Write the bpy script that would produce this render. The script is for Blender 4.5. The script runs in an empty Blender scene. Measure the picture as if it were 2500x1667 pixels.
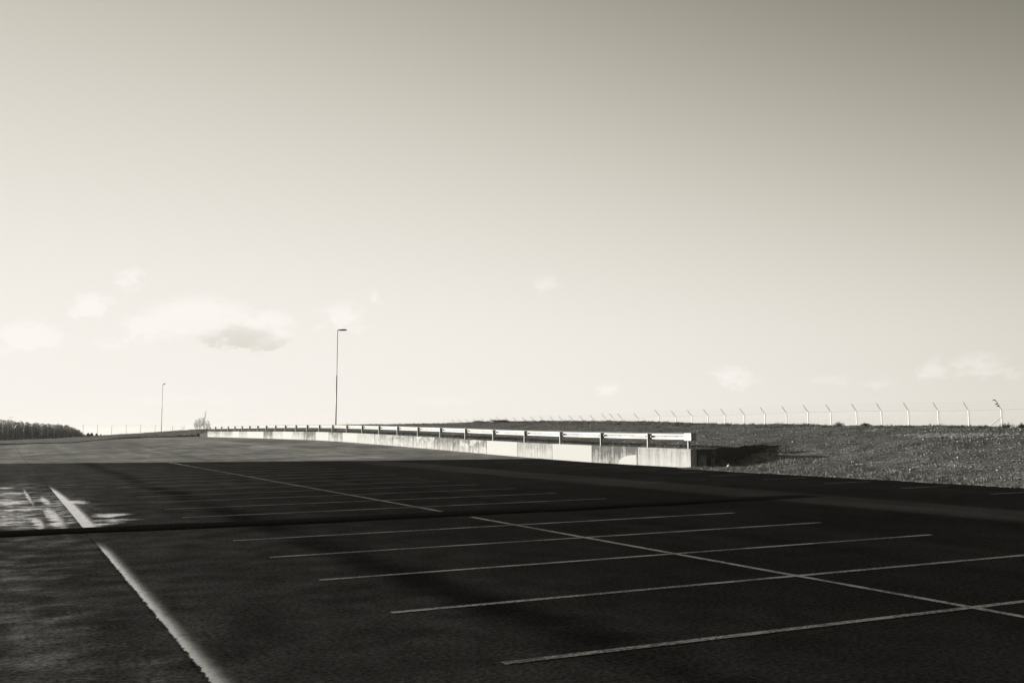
import bpy, math, random
import numpy as np
from mathutils import Matrix, Vector
R = math.radians
sc = bpy.context.scene
C = sc.collection

# ------------------------------------------------------------------ camera
FPX, PITCH, ROLL, YAW, CAMH = 2583.6, 0.078995, -0.0090786, 0.4575033, 1.80667
cd = bpy.data.cameras.new('camera'); cam = bpy.data.objects.new('camera', cd); C.objects.link(cam)
cy, sy = math.cos(YAW), math.sin(YAW)
fw = Vector((sy*math.cos(PITCH), cy*math.cos(PITCH), math.sin(PITCH)))
ri0 = Vector((cy, -sy, 0)); up0 = ri0.cross(fw)
ri = ri0*math.cos(ROLL) + up0*math.sin(ROLL); up = -ri0*math.sin(ROLL) + up0*math.cos(ROLL)
m = Matrix.Identity(4)
for i in range(3):
    m[i][0], m[i][1], m[i][2] = ri[i], up[i], -fw[i]
m.translation = Vector((0, 0, CAMH))
cam.matrix_world = m
cd.sensor_width = 36; cd.lens = FPX/2500*36; cd.clip_start = 0.05; cd.clip_end = 20000
sc.camera = cam

# ------------------------------------------------------------------ exposure
vs = sc.view_settings
sc.display_settings.display_device = 'sRGB'
vs.view_transform = 'Standard'; vs.look = 'None'; vs.gamma = 1.0; vs.use_curve_mapping = False
vs.exposure = 0.45
SUN_AZ, SUN_EL = R(-36.5), R(9.6)          # azimuth from +Y, clockwise positive
TINT = (1.0, .995, .965)                   # the warm toned monochrome of the picture

# ------------------------------------------------------------------ node expression helper
class NX:
    """number-valued socket with python operators"""
    def __init__(s, nt, sock): s.nt, s.s = nt, sock
    def _m(s, op, *a, clamp=False):
        n = s.nt.nodes.new('ShaderNodeMath'); n.operation = op; n.use_clamp = clamp
        for i, v in enumerate((s,)+a):
            if isinstance(v, NX): s.nt.links.new(v.s, n.inputs[i])
            else: n.inputs[i].default_value = v
        return NX(s.nt, n.outputs[0])
    def __add__(s, o): return s._m('ADD', o)
    __radd__ = __add__
    def __sub__(s, o): return s._m('SUBTRACT', o)
    def __rsub__(s, o): return (s*-1)+o
    def __mul__(s, o): return s._m('MULTIPLY', o)
    __rmul__ = __mul__
    def __truediv__(s, o): return s._m('DIVIDE', o)
    def __pow__(s, o): return s._m('POWER', o)
    def mx(s, o): return s._m('MAXIMUM', o)
    def mn(s, o): return s._m('MINIMUM', o)
    def clamp(s): return s._m('ADD', 0.0, clamp=True)
    def step(s, a, b, lo=0.0, hi=1.0):      # smoothstep from a to b
        n = s.nt.nodes.new('ShaderNodeMapRange'); n.interpolation_type = 'SMOOTHSTEP'
        inv = a > b
        if inv: a, b, lo, hi = b, a, hi, lo
        s.nt.links.new(s.s, n.inputs[0])
        for i, v in zip((1, 2, 3, 4), (a, b, lo, hi)): n.inputs[i].default_value = v
        return NX(s.nt, n.outputs[0])
def lerp(a, b, t): return a + (b-a)*t
def xyz(nt, vec):
    n = nt.nodes.new('ShaderNodeSeparateXYZ'); nt.links.new(vec, n.inputs[0])
    return [NX(nt, o) for o in n.outputs]
def comb(nt, *a):
    n = nt.nodes.new('ShaderNodeCombineXYZ')
    for i, v in enumerate(a):
        if isinstance(v, NX): nt.links.new(v.s, n.inputs[i])
        else: n.inputs[i].default_value = v
    return n.outputs[0]
def noise(nt, vec, scale, detail=3, rough=.55, w=None):
    n = nt.nodes.new('ShaderNodeTexNoise'); nt.links.new(vec, n.inputs['Vector'])
    n.inputs['Scale'].default_value = scale; n.inputs['Detail'].default_value = detail
    n.inputs['Roughness'].default_value = rough
    return NX(nt, n.outputs[0])
def voro(nt, vec, scale):
    n = nt.nodes.new('ShaderNodeTexVoronoi'); nt.links.new(vec, n.inputs['Vector'])
    n.inputs['Scale'].default_value = scale
    return NX(nt, n.outputs['Distance']), n.outputs['Color']
def grey(nt, v, tint=TINT):
    n = nt.nodes.new('ShaderNodeVectorMath'); n.operation = 'SCALE'
    n.inputs[0].default_value = tint; nt.links.new(v.s, n.inputs['Scale'])
    return n.outputs[0]

# ------------------------------------------------------------------ sky
w = bpy.data.worlds.new('World'); sc.world = w; w.use_nodes = True
nt = w.node_tree; bg = nt.nodes['Background']
tc = nt.nodes.new('ShaderNodeTexCoord')
dx, dy, dz = xyz(nt, tc.outputs['Generated'])
sky = nt.nodes.new('ShaderNodeTexSky'); sky.sky_type = 'NISHITA'; sky.sun_disc = False
sky.sun_elevation = SUN_EL; sky.sun_rotation = SUN_AZ; sky.dust_density = 1.0
dzc = dz.mx(0.05)
nt.links.new(comb(nt, dx, dy, dzc), sky.inputs['Vector'])
bw = nt.nodes.new('ShaderNodeRGBToBW'); nt.links.new(sky.outputs[0], bw.inputs[0])
L = NX(nt, bw.outputs[0])                    # raw sky luminance, about 1.5 to 50
az = dx._m('ARCTAN2', dy)*(180/math.pi)
el = dz._m('ARCSINE')*(180/math.pi)
EXPF = 2**vs.exposure
def cl(v, a, b): return v.mx(a).mn(b)
ea = cl(el*.1, 0.0, 2.6); aa = cl(az*.02, 0.0, 1.1)
lx = L._m('LOGARITHM', math.e)*.7-.346-ea*.108+aa*1.08-aa*ea*.297-aa*aa*1.047-ea*ea*.0877
lx = lx-az._m('ABSOLUTE').step(62, 125)*1.7          # the sky away from the sun is deeper
Lw = 1.0-(lx._m('EXPONENT')*-1.0)._m('EXPONENT')    # shoulder: the film never quite reaches white
Lw = Lw*.98
# clouds: small fair weather clouds low over the horizon
CL = [  # az, el, half width, half height, strength
 (9.8,5.55,3.5,1.45,1.0,.22),(13.0,5.5,2.0,.8,.85,.15),(11.0,4.9,3.3,.95,1.0,1.5),(13.0,4.6,2.1,.65,.9,1.4),(7.0,5.2,1.6,.8,.8,.0),(5.4,4.3,1.3,.4,.5,.3),(1.6,4.6,1.9,.85,.95,.0),(1.2,3.8,1.9,.35,.6,.9),(4.4,6.2,1.1,.7,.95,.0),(6.3,7.6,.8,.8,.6,.0),
 (17.0,5.9,1.5,.75,.7,.1),(17.9,5.2,.9,.3,.5,.5),(18.8,6.9,.6,.55,.45,.0),(28.2,7.7,1.0,.45,.45,.0),(37.9,2.6,1.4,.6,.6,.2),(38.3,2.2,1.3,.35,.6,1.0),(31.3,1.85,.9,.45,.6,.0),(42.9,2.1,1.4,.4,.45,.7),
 (48.0,2.6,.8,.8,.6,.0),(50.0,2.9,1.6,.6,.6,.1),(50.4,2.35,2.0,.35,.65,1.0),(9.0,1.6,5.0,.4,.35,.2),(22.0,1.4,3.5,.45,.3,.2),(45.2,1.9,1.1,.3,.4,.7)]
cv = comb(nt, az, el*1.7, 0.0)
n1 = noise(nt, cv, .75, 8, .68); n2 = noise(nt, cv, 2.2, 6, .65)
azw = az+(n2-.5)*1.5+(n1-.5)*2.2; elw = el+(n1-.5)*2.4
D = None; S = None
for a_, e_, wa, we, st, dk_ in CL:
    qx = (azw-a_)*(1/wa); qy = (elw-e_)*(1/we)
    g = (1.0-(qx*qx+qy*qy)).mx(0.0)*st
    sh = g*((0.42-qy*.60+qx*.34)*dk_)
    D = g if D is None else D.mx(g); S = sh if S is None else S.mx(sh)
D = D*(n1.step(.30, .62, .45, 1.25))
dens = D.step(.0, .80)
shade = (S+(n2-.5)*.30+(n1-.5)*.3).step(-.05, 1.15)
Lc = lerp(.985, .66, shade)
Lf = lerp(Lw, Lc.mn(Lw*1.13+.02), dens*.80*az.step(60, 55))
Lf = lerp(Lf, .35, dz.step(-.014, -.05))
Lk = Lf*(1/(0.15*EXPF)); nt.links.new(comb(nt, Lk*1.005, Lk*.961, Lk*(Lf*.185+.73)), bg.inputs[0])
bg.inputs[1].default_value = 0.15

# ------------------------------------------------------------------ sun
sd = bpy.data.lights.new('sun', 'SUN'); sun = bpy.data.objects.new('sun', sd); C.objects.link(sun)
sd.energy = 5.0; sd.angle = R(.55); sd.color = (1.0, .965, .89)
sdir = Vector((math.sin(SUN_AZ)*math.cos(SUN_EL), math.cos(SUN_AZ)*math.cos(SUN_EL), math.sin(SUN_EL)))
sun.rotation_euler = sdir.to_track_quat('Z', 'Y').to_euler()

# ------------------------------------------------------------------ object helpers
def tag(o, label=None, cat=None, group=None, kind=None):
    if label: o['label'] = label
    if cat: o['category'] = cat
    if group: o['group'] = group
    if kind: o['kind'] = kind
    return o
def empty(name, loc=(0, 0, 0), rz=0):
    o = bpy.data.objects.new(name, None); C.objects.link(o); o.location = loc; o.rotation_euler = (0, 0, rz); return o
class MB:
    def __init__(s): s.v = []; s.f = []
    def add(s, vs_, fs):
        b = len(s.v); s.v += [tuple(p) for p in vs_]; s.f += [tuple(b+i for i in f) for f in fs]
    def box(s, x0, x1, y0, y1, z0, z1):
        s.add([(x0,y0,z0),(x1,y0,z0),(x1,y1,z0),(x0,y1,z0),(x0,y0,z1),(x1,y0,z1),(x1,y1,z1),(x0,y1,z1)],
              [(0,3,2,1),(4,5,6,7),(0,1,5,4),(1,2,6,5),(2,3,7,6),(3,0,4,7)])
    def tube(s, pts, rad, n=8, cap=True):
        pts = [Vector(p) for p in pts]; k = len(pts)
        rad = rad if isinstance(rad, (list, tuple)) else [rad]*k
        b = len(s.v)
        for i, p in enumerate(pts):
            t = (pts[min(i+1, k-1)]-pts[max(i-1, 0)]).normalized()
            a = t.cross(Vector((0, 0, 1)) if abs(t.z) < .95 else Vector((1, 0, 0))).normalized(); c = t.cross(a)
            for j in range(n):
                th = 2*math.pi*j/n
                s.v.append(tuple(p+(a*math.cos(th)+c*math.sin(th))*rad[i]))
        for i in range(k-1):
            for j in range(n):
                s.f.append((b+i*n+j, b+i*n+(j+1) % n, b+(i+1)*n+(j+1) % n, b+(i+1)*n+j))
        if cap:
            s.f.append(tuple(b+j for j in reversed(range(n)))); s.f.append(tuple(b+(k-1)*n+j for j in range(n)))
    def build(s, name, mat, parent=None, smooth=False, bevel=0):
        me = bpy.data.meshes.new(name); me.from_pydata(s.v, [], s.f); me.update()
        o = bpy.data.objects.new(name, me); C.objects.link(o)
        if mat: me.materials.append(mat)
        if smooth: me.polygons.foreach_set('use_smooth', [True]*len(me.polygons))
        if bevel:
            b = o.modifiers.new('bevel', 'BEVEL'); b.width = bevel; b.segments = 2; b.limit_method = 'ANGLE'
        if parent: o.parent = parent
        return o
def mat(name):
    mm = bpy.data.materials.new(name); mm.use_nodes = True
    nt = mm.node_tree; p = nt.nodes['Principled BSDF']
    g = nt.nodes.new('ShaderNodeNewGeometry')
    return mm, nt, p, g.outputs['Position']
def bump(nt, p, h, strength, dist):
    b = nt.nodes.new('ShaderNodeBump'); nt.links.new(h.s, b.inputs['Height'])
    if isinstance(strength, NX): nt.links.new(strength.s, b.inputs['Strength'])
    else: b.inputs['Strength'].default_value = strength
    b.inputs['Distance'].default_value = dist
    nt.links.new(b.outputs[0], p.inputs['Normal']); return b
def setin(nt, p, key, v):
    if isinstance(v, NX): nt.links.new(v.s, p.inputs[key])
    else: p.inputs[key].default_value = v

# ------------------------------------------------------------------ heights of the place
YB = [0, 36, 40, 44, 48, 52, 56, 60, 64, 72, 80, 87.5, 95, 111, 126, 143, 400]
ZB = [0, 0, 0, .01, .05, .105, .17, .24, .31, .43, .55, .63, .665, .675, .665, .64, .62]
YT = [36, 40, 44, 48, 52, 56, 60, 64, 72, 80, 87.5, 95, 111, 126, 143]
ZT = [.768, .786, .812, .845, .89, .94, 1.01, 1.08, 1.19, 1.295, 1.366, 1.40, 1.40, 1.385, 1.363]
YR = [30, 36, 39, 43, 47, 51, 55, 58.6, 62.5, 66.4, 74, 86, 97, 112.5, 127.6, 139, 150]
ZR = [1.41, 1.415, 1.42, 1.445, 1.48, 1.525, 1.58, 1.64, 1.70, 1.75, 1.85, 1.98, 2.035, 2.03, 1.99, 1.97, 1.96]
def za(X, Y):
    X = np.asarray(X, float); Y = np.asarray(Y, float)
    sh = 1.1*(25.85-np.clip(X, 1.0, 25.85))
    t = Y-sh
    return (np.interp(t-2, YB, ZB)+np.interp(t, YB, ZB)+np.interp(t+2, YB, ZB))/3 if False else np.interp(t, YB, ZB)
def ztop(y): return float(np.interp(y, YT, ZT))
def zrail(y): return float(np.interp(y, YR, ZR))

def vnoise(X, Y, s, seed=0):
    x = np.asarray(X)*s+seed*17.3; y = np.asarray(Y)*s-seed*9.1
    xi = np.floor(x).astype(np.int64); yi = np.floor(y).astype(np.int64); fx = x-xi; fy = y-yi
    fx = fx*fx*(3-2*fx); fy = fy*fy*(3-2*fy)
    def h(a, b):
        n = (a*374761393+b*668265263+seed*1274126177) & 0xffffffff
        n = ((n ^ (n >> 13))*1274126177) & 0xffffffff
        return ((n ^ (n >> 16)) & 0xffff)/65535.0
    return (h(xi, yi)*(1-fx)+h(xi+1, yi)*fx)*(1-fy)+(h(xi, yi+1)*(1-fx)+h(xi+1, yi+1)*fx)*fy-.5
def fbm(X, Y, s, o=4, seed=0):
    r = 0; a = 1
    for k in range(o): r = r+a*vnoise(X, Y, s*2**k, seed+k); a *= .5
    return r

# control points of the embankment
CREST = [(2,1.36),(12,1.38),(22,1.40),(35.3,1.455),(43,1.56),(49.5,1.61),(57,1.72),(62,1.77),(67,1.89),(73,2.03),(79.5,2.09),(87,2.14),(96,2.13),(106.5,2.07),(119,2.07),(134.5,2.06),(150,2.02),(178,1.94)]
GEN = []
for y, z in CREST:
    GEN += [(45, y, z), (40, y, z*.93-.02), (55, y, z-.38), (70, y, 1.0), (95, y, .7), (120, y, .5)]
    if y < 36: GEN += [(33, y, .78+.004*y), (36.5, y, 1.05+.003*y)]
GEN += [(0,125,.60),(-30,115,.5),(-30,150,.35),(0,150,.40),(7,112,.56),(9.5,125,.66),(13.3,149,.74),(17.5,164,.93),(24.4,173,1.29),(31,177,1.66),
        (17,146,.68),(23,160,.78),(27,150,1.15),(22,152,.70),(0,170,.0),(0,230,-.8),(-30,200,-.5),(20,190,.6),(30,215,.2),(45,230,.4),(70,230,.5),(95,230,.3),(120,230,.2),(60,200,.9)]
SOUTH = [(25.0,y,.03) for y in (0,8,16,22,27,31,34)]+[(27,y,.20) for y in (0,8,16,22,26,30)]+[(29.5,y,.48) for y in (0,8,16,22,27,31)]+\
        [(25.5,35.8,.02),(26.5,35.8,.03),(28,35.8,.20),(29,35.8,.48),(30,35.8,.70),(31,35.8,.84),(33,36,.98),(27.6,34.4,.06),(29,34.0,.40),(26.6,33,.10),(28.6,32.3,.40),(27.2,31.4,.24),(30.4,33.5,.66)]
NORTH = [(26.2,y,ztop(y)-.03) for y in (36.2,39,42,45,49,53,57,61,65,70,75,80,85,90,96,105,115,125,135,143)]+\
        [(28,y,ztop(y)+.03) for y in (36.2,42,50,60,70,80,96,120,143)]+[(31,36.2,.88),(31,45,1.02),(31,60,1.28),(31,80,1.62),(31,110,1.70),(31,143,1.55),(36,45,1.3),(36,60,1.5),(36,80,1.85),(36,110,1.9),(36,143,1.8)]
def rbf(P):
    P = np.array(P, float); xy = P[:, :2]/30; n = len(P)
    def U(r2): return r2*np.log(r2+1e-9)*.5
    K = U(((xy[:, None]-xy[None])**2).sum(-1))+np.eye(n)*3e-4
    Q = np.hstack([np.ones((n, 1)), xy]); A = np.block([[K, Q], [Q.T, np.zeros((3, 3))]])
    s = np.linalg.solve(A, np.concatenate([P[:, 2], np.zeros(3)]))
    def f(X, Y):
        X = np.asarray(X, float); Y = np.asarray(Y, float)
        q = np.stack([X.ravel(), Y.ravel()], 1)/30; out = s[n]+q@s[n+1:]
        for i in range(n): out = out+s[i]*U(((q-xy[i])**2).sum(1))
        return out.reshape(X.shape)
    return f
fS = rbf(GEN+SOUTH); fN = rbf(GEN+NORTH)
def sst(a, b, x): t = np.clip((x-a)/(b-a), 0, 1); return t*t*(3-2*t)
# far edge of the asphalt
EDGE = [(-400, 104), (7, 104), (13.5, 130), (20, 147), (24.5, 152), (26.4, 152)]
def edge_y(X): return np.interp(X, [e[0] for e in EDGE], [e[1] for e in EDGE])
def rawground(X, Y):
    Xc = np.clip(X, -40, 125); Yc = np.clip(Y, -8, 240)
    s = fS(Xc, Yc); n = fN(Xc, Yc)
    wn = np.where(X < 30.3, (Y > 36.17).astype(float), sst(34.6, 37.6, Y)*sst(30.3, 31.5, X)+(Y > 36.17)*(1-sst(30.3, 31.5, X)))
    z = s*(1-wn)+n*wn
    far = np.maximum(sst(225, 420, Y), np.maximum(sst(115, 220, X), sst(-60, -200, X)))
    return z*(1-far)+(-2.9-.0095*np.maximum(np.hypot(X, Y)-470, 0))*far
def ground(X, Y):
    X = np.asarray(X, float); Y = np.asarray(Y, float)
    z = rawground(X, Y)
    near = sst(200, 120, np.hypot(X, Y))
    rough = fbm(X, Y, .45, 3, 3)*.10+fbm(X, Y, 2.2, 3, 9)*.055*near
    # old wheel ruts on the slope
    q = (Y-8)*.52+28.5+fbm(X, Y, .05, 2, 5)*3
    for off in (0, 1.7, 6.5, 8.2):
        dd = X-(q+off); rough = rough-.035*np.exp(-(dd/.22)**2)*near+.03*np.exp(-((np.abs(dd)-.4)/.15)**2)*near
    sc_ = sst(25.0, 27.0, X)*.9+.1
    sc_ = np.where(Y > 100, np.maximum(sc_, sst(0, 6, Y-edge_y(X))*.8+.1), sc_)
    z = z+rough*sc_
    # asphalt region lies over it
    jag = fbm(X, Y, 1.1, 4, 21)*.30
    dE = np.where(Y < 36.17, 25.0+jag-X, np.where(Y < 144.6, 26.1-X, -99))
    dE2 = np.where(X < 26.2, (edge_y(X)+jag*4-Y), -99)
    inside = np.where(Y < 36.17, np.minimum(dE, 99), np.where(Y < 144.6, np.minimum(dE, dE2), np.where(X < 26.1, dE2, -99)))
    a = za(X, Y)
    zo = np.maximum(z, a+.012)
    return np.where(inside > 0, a-.03-np.minimum(inside*.5, .5), np.where(inside > -1.2, np.where((Y > 36.17) & (X > 26), z, zo), z))

# ------------------------------------------------------------------ materials
def asphalt_mat():
    mm, nt, p, P = mat('asphalt')
    X, Y, Z = xyz(nt, P)
    Pf = comb(nt, X, Y, 0.0)
    big = noise(nt, Pf, .16, 4, .6); med = noise(nt, Pf, .7, 4, .6); fine = noise(nt, Pf, 22, 3, .7); grit = noise(nt, Pf, 75, 2, .7)
    Pl = comb(nt, X*.9, Y*.12, 3.0); streak = noise(nt, Pl, 1.0, 5, .65)
    Px = comb(nt, X*.10, Y*.55, 7.0); cross = noise(nt, Px, 1.0, 5, .6)
    # old pale surfacing beyond a diagonal joint, new dark surfacing this side of it
    old = (Y+X*.585-64.4+(med-.5)*.25).step(-.12, .12)
    base = lerp(.013, .20, old)
    base = base*lerp(1.0, lerp(.75, 1.3, streak.step(.3, .7)), .7)*lerp(1.0, lerp(.68, 1.35, (med*.6+big*.4).step(.38, .62)), old)
    base = base*lerp(.82, 1.22, big.step(.3, .7))*lerp(.45, 1.6, fine.step(.3, .7))*lerp(.6, 1.5, grit.step(.32, .68))
    # pale longitudinal lane joint
    wob = (med-.5)*.25
    strip = (X+wob).step(16.3, 16.9)*(X+wob).step(19.0, 18.5)*Y.step(9, 13)
    base = base*(1.0+strip*lerp(1.4, .25, old))
    # narrow pale strip by the wall in old surfacing
    st2 = (X+wob+Y*.03).step(20.6, 20.9)*(X+wob+Y*.03).step(21.9, 21.5)*old
    base = base*(1.0+st2*.35)
    # dark, oily wheel track and paver joints
    dk = ((X-4.58+(big-.5)*.8)._m('ABSOLUTE')).step(.62, .05)
    dk = dk*lerp(.45, 1.0, cross.step(.35, .6))*lerp(1.0, .35, old)
    dk2 = ((X-10.9+(big-.5)*.9)._m('ABSOLUTE')).step(.5, .05)*.45
    base = base*(1.0-dk*.55)*(1.0-dk2*.5)
    jagn = noise(nt, Pf, 9.0, 4, .75)
    # seam between two paved lanes at X about 1.5
    sx_ = Y.mn(60.0)*.0088+1.395
    seam = X-sx_+(jagn-.5)*.11
    sl = (seam+.02)._m('ABSOLUTE').step(.035, .0)
    j2 = (X-4.3+(jagn-.5)*.03)._m('ABSOLUTE').step(.02, .0)*.5
    j3 = (X-13.9+(jagn-.5)*.03)._m('ABSOLUTE').step(.02, .0)*.3
    base = base*(1.0-sl*.7)*(1.0-j2*.5)*(1.0-j3)
    left = seam.step(.02, -.02)
    # ---- standing water
    nw = noise(nt, Pf, 1.5, 5, .62)-.5
    nf = noise(nt, Pf, 5.5, 4, .65)-.5
    ns = noise(nt, Pf, 15, 3, .7)-.5
    right = seam.step(-.004, .012)
    s_near = right*(X-sx_+nw*.10+nf*.10).step(.22, -.04)*Y.step(19.2, 16.6)*Y.step(5.0, 6.5)
    wfar = Y.step(41, 26, .0, .22)
    s_far = right*((X-sx_+nf*.12+ns*.12+nw*.14)*(-1.0)+wfar).step(-.16, .10)*Y.step(40, 33)*Y.step(19.5, 21)
    def ell(cx, cy_, rx, ry, k=1.0, st=.9):
        st = min(1.05, st*1.1)
        qx = (X-cx+nf*.12+nw*.25)*(1/rx); qy = (Y-cy_+nw*1.5)*(1/ry)
        return (1.0-(qx*qx+qy*qy)+nf*k*2.6+nw*k*2.2+ns*2.2-.25).step(-1.0, 1.3)*st
    pud = s_far.mx(s_near)
    for e_ in [(1.85,28.6,.42,.95,.5,1.0),(2.35,24.0,.42,.55,.7,.8),(2.2,22.5,.55,.45,.8,.8),(1.95,21.7,.30,.35,.5,.8)]:
        pud = pud.mx(ell(*e_)*right)
    for e_ in [(1.22,24.0,.17,3.9,.5,1.0),(1.30,29.5,.12,2.2,.7,.9),(.96,31.5,.05,4.6,.4,.95),(.88,22.6,.11,1.8,.6,.95),(.62,26.6,.75,.55,1.0,.9),(.5,29.5,.8,.8,1.2,.8),(.35,23.9,.7,2.0,1.3,.65),(.5,33.5,.6,1.0,1.2,.75),(.4,36.8,.4,.6,1.,.8)]:
        pud = pud.mx(ell(*e_)*left)
    damp = (nw*1.3+big-.5+X.step(3.2, 0.3)*.55+Y.step(6, 18)*.08-Y.step(38, 44)*1.0-Y.step(22, 19)*.22).step(.18, .75)*(1.0-old)
    sheen = (X.step(2.9, 1.2)*Y.step(20, 23)*Y.step(38, 29)*(.40+nw*2.2+nf*1.7+ns*1.2)).clamp()*.85
    pud = pud.mx(sheen)
    damp = damp.mx(pud.step(0, .5)*.85)
    wet2 = ell(1.9, 11.0, .25, 1.2, .8, .35).mx(ell(.9, 12.2, .30, 1.3, .9, .4)).mx(ell(.85, 9.6, .35, .6, .9, .5)).mx(ell(.6, 16.5, .5, .5, .9, .35))
    damp = damp.mx(wet2)
    rough = lerp(.62, .40, damp)+(big-.5)*.10
    rough = lerp(rough, .05, pud.step(.15, 1.0))
    rough = lerp(rough, .66, old)
    gl = lerp(.028, .24, damp)+lerp(.0, .17, X.step(9, 0))+Y.step(20, 46)*X.step(15, 6)*.07+Y.step(24, 40)*.03-X.step(9, 16)*Y.step(24, 12)*.012
    gl = gl*lerp(.4, 1.6, fine.step(.3, .7))
    spec = lerp(.5, .5, damp)
    spec = lerp(spec, 1.0, pud)
    gl = gl*(1.0-dk*.55)*lerp(.5, 1.5, (nw+.5).step(.3, .7))*lerp(.7, 1.35, med.step(.3, .7))
    gl = lerp(gl, .45, old)
    gl = lerp(gl, 1.0, (pud*lerp(.65, 1.35, (nf+nw+.5).step(.2, .7))).clamp()**1.15).clamp()
    base = base*lerp(1.0, .7, damp)*lerp(1.0, .25, pud)
    spk = voro(nt, Pf, 34)[0].step(.10, .05)*noise(nt, Pf, 9, 2).step(.52, .6)
    base = base*(1.0+spk*2.2*(1.0-pud))
    nt.links.new(grey(nt, base, TINT), p.inputs['Base Color'])
    setin(nt, p, 'IOR', lerp(1.5, 2.5, pud.step(.5, 1.0))); setin(nt, p, 'Roughness', rough.clamp()); setin(nt, p, 'Specular IOR Level', spec)
    h = fine*.6+grit*.5+med*.5
    b = bump(nt, p, h, (1.0-pud*1.05).clamp()*lerp(1.0, .7, damp), .012)
    df = nt.nodes.new('ShaderNodeBsdfDiffuse'); nt.links.new(grey(nt, base, TINT), df.inputs['Color']); nt.links.new(b.outputs[0], df.inputs['Normal'])
    ms = nt.nodes.new('ShaderNodeMixShader'); nt.links.new(gl.s, ms.inputs[0]); nt.links.new(df.outputs[0], ms.inputs[1]); nt.links.new(p.outputs[0], ms.inputs[2])
    nt.links.new(ms.outputs[0], nt.nodes['Material Output'].inputs['Surface'])
    return mm
def paint_mat():
    mm, nt, p, P = mat('worn_road_paint')
    g = noise(nt, P, 26, 4, .75); b = noise(nt, P, 1.1, 3, .6)
    X, Y, Z = xyz(nt, P)
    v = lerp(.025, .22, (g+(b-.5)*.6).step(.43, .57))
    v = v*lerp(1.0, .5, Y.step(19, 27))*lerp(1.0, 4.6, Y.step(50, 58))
    nt.links.new(grey(nt, v), p.inputs['Base Color'])
    p.inputs['Roughness'].default_value = .75; p.inputs['Specular IOR Level'].default_value = .25
    bump(nt, p, g, .5, .01)
    return mm
def faint_paint_mat():
    mm, nt, p, P = mat('faded_road_paint')
    g = noise(nt, P, 18, 4, .75); b = noise(nt, P, .9, 3, .6)
    v = lerp(.02, .12, (g+(b-.5)*.5).step(.45, .62))
    nt.links.new(grey(nt, v), p.inputs['Base Color'])
    p.inputs['Roughness'].default_value = .85; p.inputs['Specular IOR Level'].default_value = .2
    return mm
def soil_mat():
    mm, nt, p, P = mat('stony_soil')
    a = noise(nt, P, .5, 4, .6); b = noise(nt, P, 5, 4, .7); f = noise(nt, P, 26, 3, .7)
    d, col = voro(nt, P, 15.0)
    cbw = nt.nodes.new('ShaderNodeRGBToBW'); nt.links.new(col, cbw.inputs[0]); cr = NX(nt, cbw.outputs[0])
    v = lerp(.08, .20, b.step(.3, .7))*lerp(.7, 1.35, a.step(.3, .7))*lerp(.6, 1.4, f.step(.3, .7))
    v = v*lerp(.55, 1.5, cr.step(.2, .8))
    v = lerp(v, .22, cr.step(.74, .80)*d.step(.32, .22))
    v = v.clamp()
    nt.links.new(grey(nt, v), p.inputs['Base Color'])
    p.inputs['Roughness'].default_value = .95; p.inputs['Specular IOR Level'].default_value = .15
    bump(nt, p, b*1.0+f*.6-d*.6, 1.0, .09)
    return mm
def simple(name, v, rough=.7, metal=0, spec=.3, var=.3, scale=12, bmp=0, tint=TINT):
    mm, nt, p, P = mat(name)
    n = noise(nt, P, scale, 4, .6)
    nt.links.new(grey(nt, (n.step(.25, .75, 1-var, 1+var))*v, tint), p.inputs['Base Color'])
    p.inputs['Roughness'].default_value = rough; p.inputs['Metallic'].default_value = metal
    p.inputs['Specular IOR Level'].default_value = spec
    if bmp: bump(nt, p, n, .6, bmp)
    return mm
def concrete_mat():
    mm, nt, p, P = mat('weathered_concrete')
    X, Y, Z = xyz(nt, P)
    at = nt.nodes.new('ShaderNodeAttribute'); at.attribute_type = 'OBJECT'; at.attribute_name = 'dirt_shade'
    dirt_shade = NX(nt, at.outputs['Fac'])
    at2 = nt.nodes.new('ShaderNodeAttribute'); at2.attribute_type = 'OBJECT'; at2.attribute_name = 'top_z'
    drop = NX(nt, at2.outputs['Fac'])-Z
    at3 = nt.nodes.new('ShaderNodeAttribute'); at3.attribute_type = 'OBJECT'; at3.attribute_name = 'blotch'
    bl = NX(nt, at3.outputs['Fac'])
    st = noise(nt, comb(nt, X*3, Y*5.5, Z*.55), 1.0, 6, .7)           # vertical run-off streaks
    st2 = noise(nt, comb(nt, X*3, Y*14, Z*.6), 1.0, 4, .65)
    pt = noise(nt, comb(nt, X, Y*.8, Z*1.6), 1.5, 4, .6)
    fi = noise(nt, P, 22, 4, .7)
    topd = drop.step(.75, .0)
    k = (st*.75+st2*.45-.545+topd*.16+(pt-.5)*.5)*dirt_shade*3.7
    k = k+(dirt_shade-.75).mx(0.0)*1.0
    k = k.clamp()*(dirt_shade.step(.02, .2))
    sp = (fi+pt*.35).step(.86, .96)*topd*dirt_shade
    v = lerp(.60, .13, k)*lerp(.90, 1.08, fi)
    blot = (pt+(fi-.5)*.35).step(.50, .58)*bl
    v = lerp(v, .60, blot*.9)
    v = lerp(v, .08, (sp*.8).clamp())
    foot = drop.step(.66, .80)*(noise(nt, comb(nt, X, Y*3, Z*2), 2.0, 3, .6)).step(.45, .7)*.35*dirt_shade
    v = lerp(v, .18, foot)
    nt.links.new(grey(nt, v), p.inputs['Base Color'])
    p.inputs['Roughness'].default_value = .9; p.inputs['Specular IOR Level'].default_value = .2
    bump(nt, p, fi+st*.4, .35, .012)
    return mm
M_asphalt = asphalt_mat(); M_paint = paint_mat(); M_faint = faint_paint_mat(); M_soil = soil_mat(); M_conc = concrete_mat()
M_hump = simple('hump_asphalt', .013, .8, 0, .0, .4, 30, .01)
M_patch = simple('new_render_patch', .60, .85, 0, .2, .05, 14, .002)
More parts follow.
